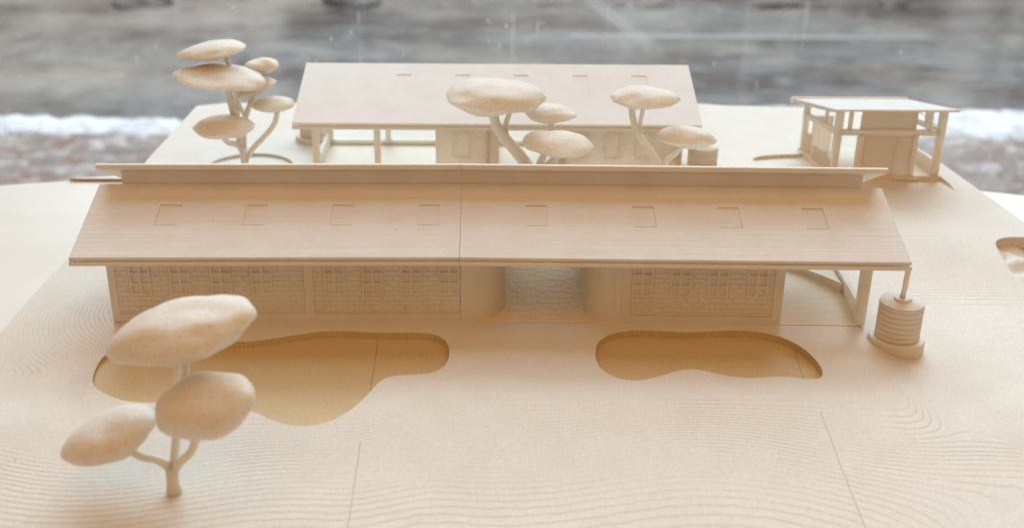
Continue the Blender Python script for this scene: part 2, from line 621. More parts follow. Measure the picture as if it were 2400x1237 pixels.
def cdt_sheet(outer, holes, zf, step, seams=(), seamdepth=0.12):
    pts, edges = [], []

    def ring(p):
        o = len(pts)
        pts.extend(p)
        n = len(p)
        edges.extend((o + i, o + (i + 1) % n) for i in range(n))

    def dens(p, d):
        q = []
        n = len(p)
        for i in range(n):
            a, b = p[i], p[(i + 1) % n]
            k = max(1, int(math.hypot(b[0] - a[0], b[1] - a[1]) / d))
            q += [(a[0] + (b[0] - a[0]) * t / k, a[1] + (b[1] - a[1]) * t / k) for t in range(k)]
        return q

    outer = dens(outer, step)
    holes = [dens(h, step * 0.7) for h in holes]
    ring(outer)
    for h in holes:
        ring(h)
    for h in seams:
        ring(h)
    cut = list(holes) + list(seams)
    x0, x1 = min(p[0] for p in outer), max(p[0] for p in outer)
    y0, y1 = min(p[1] for p in outer), max(p[1] for p in outer)
    bbs = [(min(p[0] for p in h), max(p[0] for p in h), min(p[1] for p in h), max(p[1] for p in h), h) for h in cut]
    ny = int((y1 - y0) / (step * 0.87)) + 1
    for j in range(ny):
        y = y0 + (j + 0.5) * step * 0.87
        x = x0 + (0.5 if j % 2 else 0.0) * step
        while x < x1:
            x += step
            e = step * 0.3
            if all(inside(outer, x + u, y + v) for u, v in ((e, 0), (-e, 0), (0, e), (0, -e))) and not any(
                    a - e <= x <= b + e and c - e <= y <= d + e and any(inside(h, x + u, y + v) for u, v in ((0, 0), (e, 0), (-e, 0), (0, e), (0, -e))) for a, b, c, d, h in bbs):
                pts.append((x, y))
    V, E_, F_, *_ = delaunay_2d_cdt([Vector(p) for p in pts], edges, [], 0, 1e-6)
    keep = []
    for f in F_:
        cx = sum(V[i][0] for i in f) / len(f)
        cy = sum(V[i][1] for i in f) / len(f)
        if not inside(outer, cx, cy):
            continue
        p, q, r = (V[i] for i in f[:3])
        if abs((q[0] - p[0]) * (r[1] - p[1]) - (q[1] - p[1]) * (r[0] - p[0])) < 4e-3 * step:
            continue
        if any(a <= cx <= b and c <= cy <= d and inside(h, cx, cy) for a, b, c, d, h in bbs):
            continue
        keep.append(tuple(f))
    vs = [(v[0], v[1], zf(v[0], v[1])) for v in V]
    return vs, keep, outer, holes


vs, fs, outer, holes = cdt_sheet(OUT, [h[1] for h in HOLES], terrain, 0.55, SEAMS)
g = MB().add(vs, fs, True)
n = len(outer)
g.add([(x, y, terrain(x, y)) for x, y in outer] + [(x, y, -2.6) for x, y in outer], [(i, i + n, (i + 1) % n + n, (i + 1) % n) for i in range(n)])
for (nm, _, zf), h in zip(HOLES, holes):
    if nm == 'pond':
        continue
    n = len(h)
    g.add([(x, y, terrain(x, y)) for x, y in h] + [(x, y, min(zf(x, y), terrain(x, y)) - 0.02) for x, y in h], [(i, (i + 1) % n, (i + 1) % n + n, i + n) for i in range(n)], nm != 'plaza')
for h in SEAMS:
    n = len(h)
    g.add([(x, y, terrain(x, y)) for x, y in h] + [(x, y, terrain(x, y) - 0.12) for x, y in h], [(i, (i + 1) % n, (i + 1) % n + n, i + n) for i in range(n)])
    m = n // 2
    g.add([(x, y, terrain(x, y) - 0.12) for x, y in h], [(i, i + 1, n - 2 - i, n - 1 - i) for i in range(m - 1)])
ground = MB()
me = bpy.data.meshes.new('ground')
me.from_pydata([(x * S, y * S, z * S) for x, y, z in g.v], [], g.f)
me.polygons.foreach_set('use_smooth', g.sm)
me.materials.append(M_GROUND)
bm = bmesh.new()
bm.from_mesh(me)
bmesh.ops.recalc_face_normals(bm, faces=bm.faces)
bm.to_mesh(me)
bm.free()
gob = bpy.data.objects.new('ground', me)
col.objects.link(gob)
tag(gob, kind='structure')

POND_LABELS = {0: 'large sunken pond bed with a wide lobe behind the three-crowned tree', 1: 'kidney-shaped sunken pond bed before the right wing',
               2: 'deep rough-floored basin cut into the ground at the right edge', 3: 'round sunken planting bed round the six-crowned tree', 4: 'shallow sunken forecourt before the open pavilion'}
bed_seams = {0: slot(seam_pts(-8.0, -2.1, -7.85, -10.2, 16, 0.03), 0.03), 1: slot(seam_pts(21.75, -3.3, 21.3, -8.2, 12, 0.04), 0.03)}
for i, (nm, poly, zf) in enumerate(HOLES):
    sm = [bed_seams[i]] if i in bed_seams else []
    v2, f2, o2, _ = cdt_sheet(poly, [], zf, 0.5, sm)
    b = MB().add(v2, f2, True)
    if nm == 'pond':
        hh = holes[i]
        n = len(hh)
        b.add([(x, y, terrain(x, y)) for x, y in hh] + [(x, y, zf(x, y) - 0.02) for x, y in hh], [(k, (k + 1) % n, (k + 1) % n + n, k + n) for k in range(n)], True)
    for h in sm:
        n = len(h)
        b.add([(x, y, -0.55) for x, y in h] + [(x, y, -0.68) for x, y in h], [(k, (k + 1) % n, (k + 1) % n + n, k + n) for k in range(n)])
        b.add([(x, y, -0.68) for x, y in h], [(k, k + 1, n - 2 - k, n - 1 - k) for k in range(n // 2 - 1)])
    me = bpy.data.meshes.new(nm)
    me.from_pydata([(x * S, y * S, z * S) for x, y, z in b.v], [], b.f)
    me.polygons.foreach_set('use_smooth', b.sm)
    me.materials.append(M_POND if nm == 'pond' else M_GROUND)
    o = bpy.data.objects.new(nm, me)
    col.objects.link(o)
    tag(o, POND_LABELS[i], kind='structure')

# ------------------------------------------------------------------ table under the model
tb = empty('table', (0, 0, -2.62), 'white table top with a rounded far edge, under the printed site model', 'table')
edge = []
for i in range(41):
    x = -62 + 124 * i / 40
    edge.append((x, 37.3 - 4.0 * max(0.0, (abs(x) - 38) / 18.0) ** 1.7))
poly = [(62, -60), (100, -60), (100, 10)] + [(p[0], p[1]) for p in reversed(edge)] + [(-100, 10), (-100, -60)]
MB().prism_z(poly, -1.8, 0).build('table_top', M_TABLE, tb)
lip = [(-43.6, 36.65), (-20, 36.65), (20, 36.65), (20, 40.0), (-24, 39.4), (-36, 37.9)]
lb = MB().prism_z(lip, 0.03, 0.34).build('board', M_TABLE, tb)
MB().prism_z([(-43.5, 36.61), (20, 36.61), (20, 36.64), (-43.5, 36.64)], 0.035, 0.26).build('board_edge', M_EDGE, lb)  # thin strip carrying the painted brown shadow line

# ------------------------------------------------------------------ the long building
J = (-2.1, 0.0, 0.0)
RL, RR = R(1.0), R(-0.75)      # each wing turns a little towards the viewer
RL, RR = R(0.9), -R(0.9)
lbld = empty('long_building', J, 'long low two-winged building model with brick walls and clerestory, in front of the courtyard', 'building model')
BT = 0.40                       # brick course
WZ0, WZ1 = 2.12, 4.72


def brick_mesh(w, h, d=0.07, b=0.03, cache={}):
    key = (round(w, 2), round(h, 2))
    if key not in cache:
        hw, hh = w / 2, h / 2
        m = MB()
        v = [(-hw, 0.0, -hh), (hw, 0.0, -hh), (hw, 0.0, hh), (-hw, 0.0, hh)]
        v += [(-hw + b, -d, -hh + b), (hw - b, -d, -hh + b), (hw - b, -d, hh - b), (-hw + b, -d, hh - b)]
        v += [(-hw, 0.06, -hh), (hw, 0.06, -hh), (hw, 0.06, hh), (-hw, 0.06, hh)]
        f = [(4, 5, 6, 7), (0, 1, 5, 4), (1, 2, 6, 5), (2, 3, 7, 6), (3, 0, 4, 7), (8, 9, 1, 0), (9, 10, 2, 1), (10, 11, 3, 2), (11, 8, 0, 3), (11, 10, 9, 8)]
        m.add(v, f)
        cache[key] = m.mesh('brick', M_BRICK)
    return cache[key]


pane_mesh = MB().box(-0.265, 0.265, 0.15, 0.28, -0.30, 0.30).mesh('pane', M_WALL)


def window(parent, cx, wd=1.5):
    """frame and mullions in one part; each pane its own piece"""
    m = MB()
    h = wd / 2
    z0, z1 = WZ0, WZ1
    m.box(-h, -h + 0.13, -0.03, 0.3, z0, z1)
    m.box(h - 0.13, h, -0.03, 0.3, z0, z1)
    m.box(-h + 0.13, h - 0.13, -0.03, 0.3, z0, z0 + 0.15)
    m.box(-h + 0.13, h - 0.13, -0.03, 0.3, z1 - 0.13, z1)
    m.box(-0.095, 0.095, -0.015, 0.3, z0 + 0.15, z1 - 0.13)
    xs = (h - 0.13 + 0.095) / 2
    rows = [z0 + 0.15 + 0.30, z0 + 0.15 + 0.30 + 0.81, z0 + 0.15 + 0.30 + 1.62]
    for r in (0, 1):
        zc = (rows[r] + rows[r + 1]) / 2
        for sx in (-1, 1):
            m.box(min(sx * 0.095, sx * (h - 0.13)), max(sx * 0.095, sx * (h - 0.13)), -0.01, 0.3, zc - 0.105, zc + 0.105)
    w = m.build('window', M_SOLID, parent, loc=(cx, 0, 0))
    for zc in rows:
        for sx in (-1, 1):
            inst('pane', pane_mesh, w, (sx * xs, 0, zc))
    return w


n_brick = [0]
spare = MB()


def brick_panel(wall, x0, x1, wins, z0=0.62, z1=5.45):
    """courses of single bricks, left out where the windows are"""
    k = 0
    z = z0
    first = 0.22
    while z < z1:
        h = first if k == 0 else BT
        if z + h > z1 + 0.01:
            break
        x = x0 - (0.0 if k % 2 else 0.42) - 0.1
        zc = z + h / 2
        while x < x1:
            segs = [(max(x, x0), min(x + 0.84, x1))]
            if z + h > WZ0 + 0.02 and z < WZ1 - 0.02:
                for c in wins:
                    a, b = c - 0.80, c + 0.80
                    ns = []
                    for p, q in segs:
                        if q <= a or p >= b:
                            ns.append((p, q))
                        else:
                            if p < a:
                                ns.append((p, a))
                            if q > b:
                                ns.append((b, q))
                    segs = ns
            for p, q in segs:
                if q - p > 0.14:
                    w = round(q - p - 0.055, 2)
                    vis = z < 4.35
                    if n_brick[0] < 300 and vis:
                        inst('brick', brick_mesh(w, h - 0.05), wall, ((p + q) / 2, 0.075 + rnd.uniform(-0.01, 0.01), zc))
                        n_brick[0] += 1
                    else:
                        spare_add(wall, (p + q) / 2, zc, w, h - 0.05)
            x += 0.84
        z += h
        k += 1


spares = {}


def spare_add(wall, x, z, w, h):
    m = spares.setdefault(wall.name, (wall, MB()))[1]
    hw, hh, b = w / 2, h / 2, 0.035
    v = [(x - hw, 0.075, z - hh), (x + hw, 0.075, z - hh), (x + hw, 0.075, z + hh), (x - hw, 0.075, z + hh),
         (x - hw + b, 0, z - hh + b), (x + hw - b, 0, z - hh + b), (x + hw - b, 0, z + hh - b), (x - hw + b, 0, z + hh - b)]
    m.add(v, [(4, 5, 6, 7), (0, 1, 5, 4), (1, 2, 6, 5), (2, 3, 7, 6), (3, 0, 4, 7)])


def wing_wall(x0, x1, piers, panels, rz, name='wall', gable_left=True):
    """x in wing coordinates"""
    m = MB()
    m.box(x0, x1, 0.3, 0.75, 0, 5.5)
    m.box(x0, x1, -0.04, 0.3, 0, 0.60)                 # plinth
    m.box(x0, x1, -0.02, 0.3, 5.5, 5.62)
    for a, b in piers:
        m.box(a, b, -0.02, 0.3, 0.60, 5.5)
    for a, b, wins in panels:
        m.box(a, b, 0.075, 0.3, 0.60, WZ0)
        m.box(a, b, 0.075, 0.3, WZ1, 5.5)
        e = a
        for c in wins:
            m.box(e, c - 0.75, 0.075, 0.3, WZ0, WZ1)
            e = c + 0.75
        if b - e > 0.02:
            m.box(e, b, 0.075, 0.3, WZ0, WZ1)
    # back wall and gable end
    m.box(x0, x1, 11.2, 11.7, 0, 6.6)
    xe = x0 if gable_left else x1 - 0.5
    m.prism_x([(0.75, 0), (11.2, 0), (11.2, 6.6), (6.45, 9.0), (6.45, 8.05), (0.75, 6.4)], xe, xe + 0.5)
    o = m.build(name, M_WALL, lbld, rz=rz)
    for a, b, wins in panels:
        brick_panel(o, a, b, wins)
        for c in wins:
            window(lbld, c).matrix_basis = Matrix.Rotation(rz, 4, 'Z') @ Matrix.Translation(Vector((c, 0, 0)) * S)
    return o


# left wing: x from the joint, leftwards negative
wl = [-25.2 + 2.1, -22.32 + 2.1, -19.37 + 2.1, -16.45 + 2.1]
wl2 = [-11.2 + 2.1, -8.45 + 2.1, -5.65 + 2.1, -2.9 + 2.1]
wing_wall(-25.4, 0.0, [(-25.4, -24.85), (-11.3, -10.65)], [(-24.85, -11.3, wl), (-10.65, 0.0, wl2)], -RL * -1 if False else RL)
# right wing
wr = [11.07 + 2.1, 13.82 + 2.1, 16.52 + 2.1, 19.35 + 2.1]
wing_wall(11.7, 23.4, [(11.7, 12.37), (22.7, 23.4)], [(12.37, 22.7, wr)], RR, gable_left=False)
for wn, (w, m) in spares.items():
    o = m.build('brick', M_BRICK, w)
    o['kind'] = 'stuff'

# curved corners of the passage, with their proud plinths
pl = [(0.02, 0)] + arcpts(0.2, 3.1, 3.1, -90, 0, 14) + [(3.3, 11.7)]
cw = MB().strip(pl, 0.5, 0, 5.6).build('curved_wall', M_SOLID, lbld, auto=30, rz=RR)
MB().strip([(x + 0.0, y) for x, y in [(0.02, -0.05)] + arcpts(0.2, 3.1, 3.15, -90, 0, 14) + [(3.35, 11.7)]], 0.05, 0, 0.78).build('plinth', M_SOLID, cw, auto=30)
MB().box(0.03, 0.33, -0.045, -0.005, 0.78, 5.5).build('pier', M_SOLID, cw)
pr = [(9.13, 11.7)] + arcpts(11.2, 2.1, 2.07, 180, 270, 12) + [(11.7, 0.03)]
cw = MB().strip(pr, 0.5, 0, 5.6).build('curved_wall', M_SOLID, lbld, auto=30, rz=RR)
pr2 = [(9.08, 11.7)] + arcpts(11.2, 2.1, 2.12, 180, 270, 12) + [(11.7, -0.02)]
MB().strip(pr2, 0.05, 0, 0.78).build('plinth', M_SOLID, cw, auto=30)
MB().box(11.25, 11.69, -0.03, 0.02, 0.78, 5.5).build('pier', M_SOLID, cw)


# paved passage between the curved corners
def ramp(y):
    return 0.02 + 0.8 * max(0.0, y - 0.3) / 9.3


pf = MB()
px0, px1 = 1.6, 10.6
prof = [(-0.15, -0.1), (-0.15, 0.03), (0.3, 0.03), (12.5, ramp(12.5)), (12.5, -0.1)]
pf.prism_x(prof, 0.4, 11.6)
pfl = pf.build('passage_floor', M_FLOOR, lbld, rz=RR)
seeds = []
for k in range(6000):
    x, y = rnd.uniform(1.3, 10.9), rnd.uniform(0.35, 12.2)
    big = rnd.random()
    rr = 0.44 if big > 0.45 else 0.29
    if all(math.hypot((x - a) * 0.92, (y - b) * 0.95) > (rr + r2) * 0.9 for a, b, r2 in seeds):
        seeds.append((x, y, rr))
for i, (sx, sy, rr) in enumerate(seeds):
    cell = [(1.0, 0.12), (11.2, 0.12), (11.2, 12.4), (1.0, 12.4)]
    for j, (tx, ty, r2) in enumerate(seeds):
        if i == j or abs(tx - sx) > 4 or abs(ty - sy) > 5:
            continue
        # power-cell bisector in the stretched metric
        nx, ny = (tx - sx), (ty - sy)
        d = nx * nx + ny * ny
        t = 0.5 + (rr * rr - r2 * r2) / (2 * d)
        mx, my = sx + (tx - sx) * t, sy + (ty - sy) * t
        q = []
        for a in range(len(cell)):
            p0, p1 = cell[a], cell[(a + 1) % len(cell)]
            s0 = (p0[0] - mx) * nx + (p0[1] - my) * ny
            s1 = (p1[0] - mx) * nx + (p1[1] - my) * ny
            if s0 <= 0:
                q.append(p0)
            if s0 * s1 < 0:
                u = s0 / (s0 - s1)
                q.append((p0[0] + (p1[0] - p0[0]) * u, p0[1] + (p1[1] - p0[1]) * u))
        cell = q
        if len(cell) < 3:
            break
    if len(cell) < 3:
        continue
    cxm = sum(p[0] for p in cell) / len(cell)
    cym = sum(p[1] for p in cell) / len(cell)
    cell = chaikin(cell, 2)
    sh = 0.03
    inn = []
    for x, y in cell:
        l = math.hypot(x - cxm, y - cym) or 1
        inn.append((cxm + (x - cxm) * max(0.5, 1 - sh / l), cym + (y - cym) * max(0.5, 1 - sh * 1.3 / l)))
    # keep clear of the curved corners
    bad = False
    for x, y in inn:
        lim0 = 3.34 if y > 3.1 else 0.2 + math.sqrt(max(0, 3.2 ** 2 - (y - 3.1) ** 2))
        lim1 = 9.05 if y > 2.1 else 11.2 - math.sqrt(max(0, 2.15 ** 2 - (y - 2.1) ** 2))
        if x < lim0 - 0.5 or x > lim1 + 0.5:
            bad = True
    if bad:
        continue
    hgt = rnd.uniform(0.02, 0.035)
    top = [(cxm + (x - cxm) * 0.9, cym + (y - cym) * 0.92) for x, y in inn]
    n = len(inn)
    v = [(x - cxm, y - cym, ramp(y) - 0.02 - ramp(cym)) for x, y in inn] + [(x - cxm, y - cym, ramp(y) + hgt * 0.65 - ramp(cym)) for x, y in inn] + [(x - cxm, y - cym, ramp(y) + hgt - ramp(cym)) for x, y in top]
    f = [(a, (a + 1) % n, (a + 1) % n + n, a + n) for a in range(n)] + [(a + n, (a + 1) % n + n, (a + 1) % n + 2 * n, a + 2 * n) for a in range(n)] + [tuple(range(2 * n, 3 * n))]
    MB().add(v, f).build('paving_stone', M_FLOOR, pfl, loc=(cxm, cym, ramp(cym)))

# open bay at the right end: ramped floor, curved step, side parapet and corner post
bf = MB()
stp = 27
for i in range(stp):
    y0, y1 = -0.05 + i * 0.335, -0.05 + (i + 1) * 0.335
    z = 0.05 + 0.031 * i
    bf.prism_x([(y0, -0.1), (y0, z - 0.012), (y0 + 0.05, z), (y1, z + 0.006), (y1, -0.1)], 23.42, 29.1)
bay = bf.build('bay_floor', M_BAY, lbld, rz=RR)
arc = chaikin([(23.4, 9.3), (25.0, 8.6), (26.6, 7.5), (28.0, 6.0), (29.0, 4.6)], 2, False)
MB().prism_z(arc + [(29.0, 11.6), (23.4, 11.6)], 0.1, 1.22).build('curved_step', M_BAY, lbld, rz=RR)
MB().prism_x([(0.95, 0), (11.4, 0), (11.4, 1.75), (0.95, 1.42)], 29.12, 29.52).build('parapet', M_TRIM, lbld, rz=RR)
MB().box(28.98, 29.6, -0.02, 0.95, 0.0, 5.5).build('post', M_TRIM, lbld, rz=RR)
MB().box(29.0, 29.6, 10.9, 11.7, 0.0, 6.5).build('post', M_TRIM, lbld, rz=RR)

# lower roofs, each with four sunk skylights
SL = math.tan(R(16.1))


def roof_wing(x0, x1, sky, rz, y0=-2.0, y1=6.36, z0=5.95, wd=1.58, v0=1.62, v1=3.88, dep=0.10, lip=True, parent=None, mat=M_ROOF, slope=SL):
    m = MB()
    zt = lambda y: z0 + (y - y0) * slope
    xs = [x0]
    for c in sky:
        xs += [c - wd / 2, c + wd / 2]
    xs.append(x1)
    ys = [y0 + 0.035, v0, v1, y1]
    for i in range(len(xs) - 1):
        for j in range(3):
            if i % 2 == 1 and j == 1:
                continue
            m.add([(xs[i], ys[j], zt(ys[j])), (xs[i + 1], ys[j], zt(ys[j])), (xs[i + 1], ys[j + 1], zt(ys[j + 1])), (xs[i], ys[j + 1], zt(ys[j + 1]))], [(0, 1, 2, 3)])
    t = 0.20
    a, b = ys[0], y1
    # front edge with a small chamfer, ends, back and underside
    for xa, xb in ((x0, x1),):
        m.add([(xa, a, zt(a)), (xb, a, zt(a)), (xb, y0, z0 - 0.03), (xa, y0, z0 - 0.03)], [(3, 2, 1, 0)])
        m.add([(xa, y0, z0 - 0.03), (xb, y0, z0 - 0.03), (xb, y0, z0 - t), (xa, y0, z0 - t)], [(3, 2, 1, 0)])
        m.add([(xa, y0, z0 - t), (xb, y0, z0 - t), (xb, b, zt(b) - t), (xa, b, zt(b) - t)], [(3, 2, 1, 0)])
        m.add([(xa, b, zt(b)), (xb, b, zt(b)), (xb, b, zt(b) - t), (xa, b, zt(b) - t)], [(0, 1, 2, 3)])
    for x, o in ((x0, 1), (x1, -1)):
        q = [(x, a, zt(a)), (x, y0, z0 - 0.03), (x, y0, z0 - t), (x, b, zt(b) - t), (x, b, zt(b))]
        m.add(q, [tuple(range(5))[::o]])
    mitre(m)
    me = bpy.data.meshes.new('roof')
    me.from_pydata([(p[0] * S, p[1] * S, p[2] * S) for p in m.v], [], m.f)
    bmm = bmesh.new()
    bmm.from_mesh(me)
    bmesh.ops.remove_doubles(bmm, verts=bmm.verts, dist=1e-6)
    bmesh.ops.recalc_face_normals(bmm, faces=bmm.faces)
    bmm.to_mesh(me)
    bmm.free()
    me.materials.append(mat)
    r = bpy.data.objects.new('roof', me)
    col.objects.link(r)
    r.parent = parent
    r.rotation_euler.z = rz
    for c in sky:
        a, b = c - wd / 2, c + wd / 2
        s = MB()
        top = [(a, v0, zt(v0)), (b, v0, zt(v0)), (b, v1, zt(v1)), (a, v1, zt(v1))]
        bot = [(p[0], p[1], p[2] - dep) for p in top]
        s.add(top + bot, [(0, 1, 5, 4), (1, 2, 6, 5), (2, 3, 7, 6), (3, 0, 4, 7), (4, 5, 6, 7)])
        zl = zt(v0) + 0.012
        if lip:
            s.prism_x([(v0 - 0.10, zt(v0 - 0.10) - 0.02), (v0 - 0.085, zl - 0.012), (v0 - 0.07, zl), (v0 + 0.004, zl), (v0 + 0.004, zl - 0.06)], a - 0.03, b + 0.03)
        sm_ = [( (p[0] - c), p[1] - v0, p[2] - zt(v0)) for p in s.v]
        s.v = sm_
        s.build('skylight', mat, r, loc=(c, v0, zt(v0)))
    return r


roof_wing(-27.2, -0.015, [-23.4 + 2.1, -17.05 + 2.1, -10.75 + 2.1, -4.42 + 2.1], RL, parent=lbld)
roof_wing(0.015, 31.5, [3.38 + 2.1, 11.25 + 2.1, 17.46 + 2.1, 23.65 + 2.1], RR, parent=lbld)


def fascia(x0, x1, rz, parent, y=-2.02, z0=5.33, z1=5.60, ends=(1.9, 1.9)):
    m = MB().prism_x([(y, z0), (y + 0.32, z0), (y + 0.32, z1 + 0.02), (y + 0.04, z1 + 0.02), (y, z1 - 0.03)], x0, x1)
    m.box(x0 + ends[0], x1 - ends[1], y + 0.17, y + 0.32, z1 + 0.02, 5.80)
    m.box(x0 + ends[0] - 0.01, x1 - ends[1] + 0.01, y + 0.32, 0.0, 5.36, 5.56)
    return mitre(m).build('fascia', M_SOLID, parent, rz=rz)


fascia(-27.25, -0.012, RL, lbld, ends=(1.9, 0))
fascia(0.012, 31.55, RR, lbld, ends=(0, 2.3))
for xx, rz in (((-27.15, -26.85, -26.1, -25.75), RL), ((29.75, 30.2, 30.75, 31.3), RR)):
    m = MB()
    for x in xx:
        m.box(x - 0.07, x + 0.07, -1.86, -1.75, 5.6, 5.78)
    m.build('spacer', M_TRIM, lbld, rz=rz)

# clerestory and upper roof
UT = math.tan(R(26))
for x0, x1, c0, c1, rz in ((-26.95, -0.02, -25.5, -0.01, RL), (0.03, 31.42, 0.01, 30.0, RR)):
    mitre(MB().prism_x([(6.4, 7.9), (6.75, 7.9), (6.75, 9.2), (6.4, 9.36)], c0, c1)).build('clerestory_wall', M_SOLID, lbld, rz=rz)
    y0, z0 = 5.3, 10.22
    yb = 12.1
    top = lambda y: z0 - (y - y0) * UT
    mitre(MB().prism_x([(y0, z0 - 0.30), (y0 + 0.06, z0 - 0.33), (yb, top(yb) - 0.33), (yb, top(yb)), (y0 + 0.30, z0 + 0.02), (y0 + 0.04, z0 + 0.01), (y0, z0 - 0.03)], x0, x1)).build('upper_roof', M_SOLID, lbld, rz=rz)

# ------------------------------------------------------------------ courtyard building behind
cb = empty('courtyard_building', (0.7, 31.0, 0), 'plain single-slope building model behind the courtyard trees', 'building model')
X0, X1 = -18.15, 18.3


def holed_slab(xs, zs, skip, y0, y1):
    """one closed slab with square openings"""
    m = MB()
    cell = lambda i, j: 0 <= i < len(xs) - 1 and 0 <= j < len(zs) - 1 and (i, j) not in skip
    for i in range(len(xs) - 1):
        for j in range(len(zs) - 1):
            if not cell(i, j):
                continue
            a, b, c, d = xs[i], xs[i + 1], zs[j], zs[j + 1]
            m.add([(a, y0, c), (b, y0, c), (b, y0, d), (a, y0, d)], [(0, 1, 2, 3)])
            m.add([(a, y1, c), (b, y1, c), (b, y1, d), (a, y1, d)], [(3, 2, 1, 0)])
            if not cell(i - 1, j):
                m.add([(a, y0, c), (a, y0, d), (a, y1, d), (a, y1, c)], [(0, 1, 2, 3)])
            if not cell(i + 1, j):
                m.add([(b, y0, c), (b, y1, c), (b, y1, d), (b, y0, d)], [(0, 1, 2, 3)])
            if not cell(i, j - 1):
                m.add([(a, y0, c), (a, y1, c), (b, y1, c), (b, y0, c)], [(0, 1, 2, 3)])
            if not cell(i, j + 1):
                m.add([(a, y0, d), (b, y0, d), (b, y1, d), (a, y1, d)], [(0, 1, 2, 3)])
    return m


def cwall(x0, x1, wins):
    xs = [x0]
    for c in wins:
        xs += [c - 0.75, c + 0.75]
    xs.append(x1)
    w = holed_slab(xs, [0, WZ0, WZ1, 5.45], {(2 * i + 1, 1) for i in range(len(wins))}, 0.04, 0.40).build('wall', M_RBRICK, cb)
    for c in wins:
        # frame, mullions and set-back panes printed as one slab in the opening
        fx = [c - 0.748, c - 0.57, c - 0.09, c + 0.09, c + 0.57, c + 0.748]
        fz = [WZ0 + 0.002, WZ0 + 0.17, WZ0 + 0.79, WZ0 + 0.96, WZ0 + 1.6, WZ0 + 1.77, WZ0 + 2.43, WZ1 - 0.002]
        m = holed_slab([fx[0], fx[-1]], [fz[0], fz[-1]], set(), 0.0, 0.40)
        m.f = [q for q in m.f if q != (0, 1, 2, 3)]
        m.sm = m.sm[:len(m.f)]
        pane = {(i, j) for i in (1, 3) for j in (1, 3, 5)}
        for i in range(5):
            for j in range(7):
                a0, a1, c0, c1 = fx[i], fx[i + 1], fz[j], fz[j + 1]
                y = 0.075 if (i, j) in pane else 0.0
                m.add([(a0, y, c0), (a1, y, c0), (a1, y, c1), (a0, y, c1)], [(0, 1, 2, 3)])
                if y:
                    m.add([(a0, 0, c0), (a1, 0, c0), (a1, 0, c1), (a0, 0, c1), (a0, y, c0), (a1, y, c0), (a1, y, c1), (a0, y, c1)],
                          [(0, 1, 5, 4), (1, 2, 6, 5), (2, 3, 7, 6), (3, 0, 4, 7)])
        m.build('window', M_RWALL, cb)
    return w


cwall(-5.97, -0.7, [-3.38])
MB().strip(arcpts(-1.0, 1.2, 1.2, -90, 0, 10) + [(0.2, 10.0)], 0.45, 0, 5.45).build('curved_wall', M_RWALL, cb, auto=30)
cwall(6.2, 18.0, [8.0, 11.2, 14.2, 16.8])
MB().strip([(18.0, 0.02)] + [(18.02, 10.2)], 0.5, 0, 5.45).build('side_wall', M_RWALL, cb)
MB().strip([(5.7, 10.0)] + arcpts(6.7, 1.0, 1.0, 180, 270, 8), 0.45, 0, 5.45).build('curved_wall', M_RWALL, cb, auto=30)
MB().box(-18.25, 18.3, -0.4, 10.6, -0.1, 0.12).build('floor', M_BAY, cb)
MB().box(-17.95, -17.3, 0.0, 0.65, 0.12, 5.4).build('post', M_TRIM, cb)
MB().box(-11.95, -11.35, 0.0, 0.6, 0.12, 5.4).build('post', M_TRIM, cb)
MB().box(-11.75, -11.2, 9.9, 10.4, 0.12, 7.9).build('post', M_TRIM, cb)
MB().box(-17.95, -17.3, 9.9, 10.4, 0.12, 7.9).build('post', M_TRIM, cb)
MB().box(-17.95, -17.6, 0.65, 9.9, 0.12, 1.5).build('parapet', M_TRIM, cb)
MB().box(-17.3, 5.7, 10.05, 10.35, 0.12, 0.62).build('parapet', M_TRIM, cb)
MB().box(6.2, 18.0, 10.05, 10.35, 0.12, 0.62).build('parapet', M_TRIM, cb)
MB().box(17.5, 18.0, 9.9, 10.4, 0.62, 8.0).build('post', M_TRIM, cb)
rr_ = roof_wing(-19.55, 19.45, [-9.45, -3.5, 2.37, 8.3, 14.2], R(-0.25), y0=-1.5, y1=8.9, z0=5.95, wd=1.5, v0=3.0, v1=6.88, dep=0.06, lip=False, parent=cb, mat=M_RROOF, slope=math.tan(R(17.1)))
fascia(-19.57, 19.5, R(-0.25), cb, y=-1.52, ends=(1.6, 1.2))

# ------------------------------------------------------------------ open pavilion at the right
pv = empty('open_pavilion', (39.1, 32.1, -0.34), 'small open pavilion model with flat tilted roof and timber-look frame, right of the courtyard', 'building model')
SH = -0.125


def shear(m):
    m.v = [(x + SH * y, y, z) for x, y, z in m.v]
    return m


PB = MB
z0 = 0.34
shear(PB().box(-5.5, 5.6, -0.15, 8.6, 0.0, z0 + 0.10)).build('floor', M_BAY, pv)
pr_f = lambda y: 7.14 - (y + 1.2) * math.tan(R(10.2)) + z0 - 0.02
for x0, x1, y0, y1 in ((-5.35, -4.72, 0, 0.6), (4.72, 5.35, 0, 0.6), (-5.35, -4.8, 7.9, 8.4), (4.8, 5.35, 7.9, 8.4)):
    shear(PB().box(x0, x1, y0, y1, z0 + 0.1, pr_f(y1) - 0.2)).build('post', M_TRIM, pv)
shear(PB().box(-4.72, 4.72, 0.03, 0.45, 4.18 + z0, 4.74 + z0)).build('beam', M_TRIM, pv)
shear(PB().prism_x([(0.6, 4.2 + z0), (7.9, 3.6 + z0), (7.9, 4.15 + z0), (0.6, 4.76 + z0)], -5.3, -4.95)).build('beam', M_TRIM, pv)
shear(PB().prism_x([(0.6, 4.2 + z0), (7.9, 3.6 + z0), (7.9, 4.15 + z0), (0.6, 4.76 + z0)], 4.95, 5.3)).build('beam', M_TRIM, pv)
for xx in (-4.0, 3.78):
    shear(PB().box(xx - 0.12, xx + 0.2, 0.06, 0.4, 4.74 + z0, pr_f(0.4) - 0.2)).build('mullion', M_TRIM, pv)
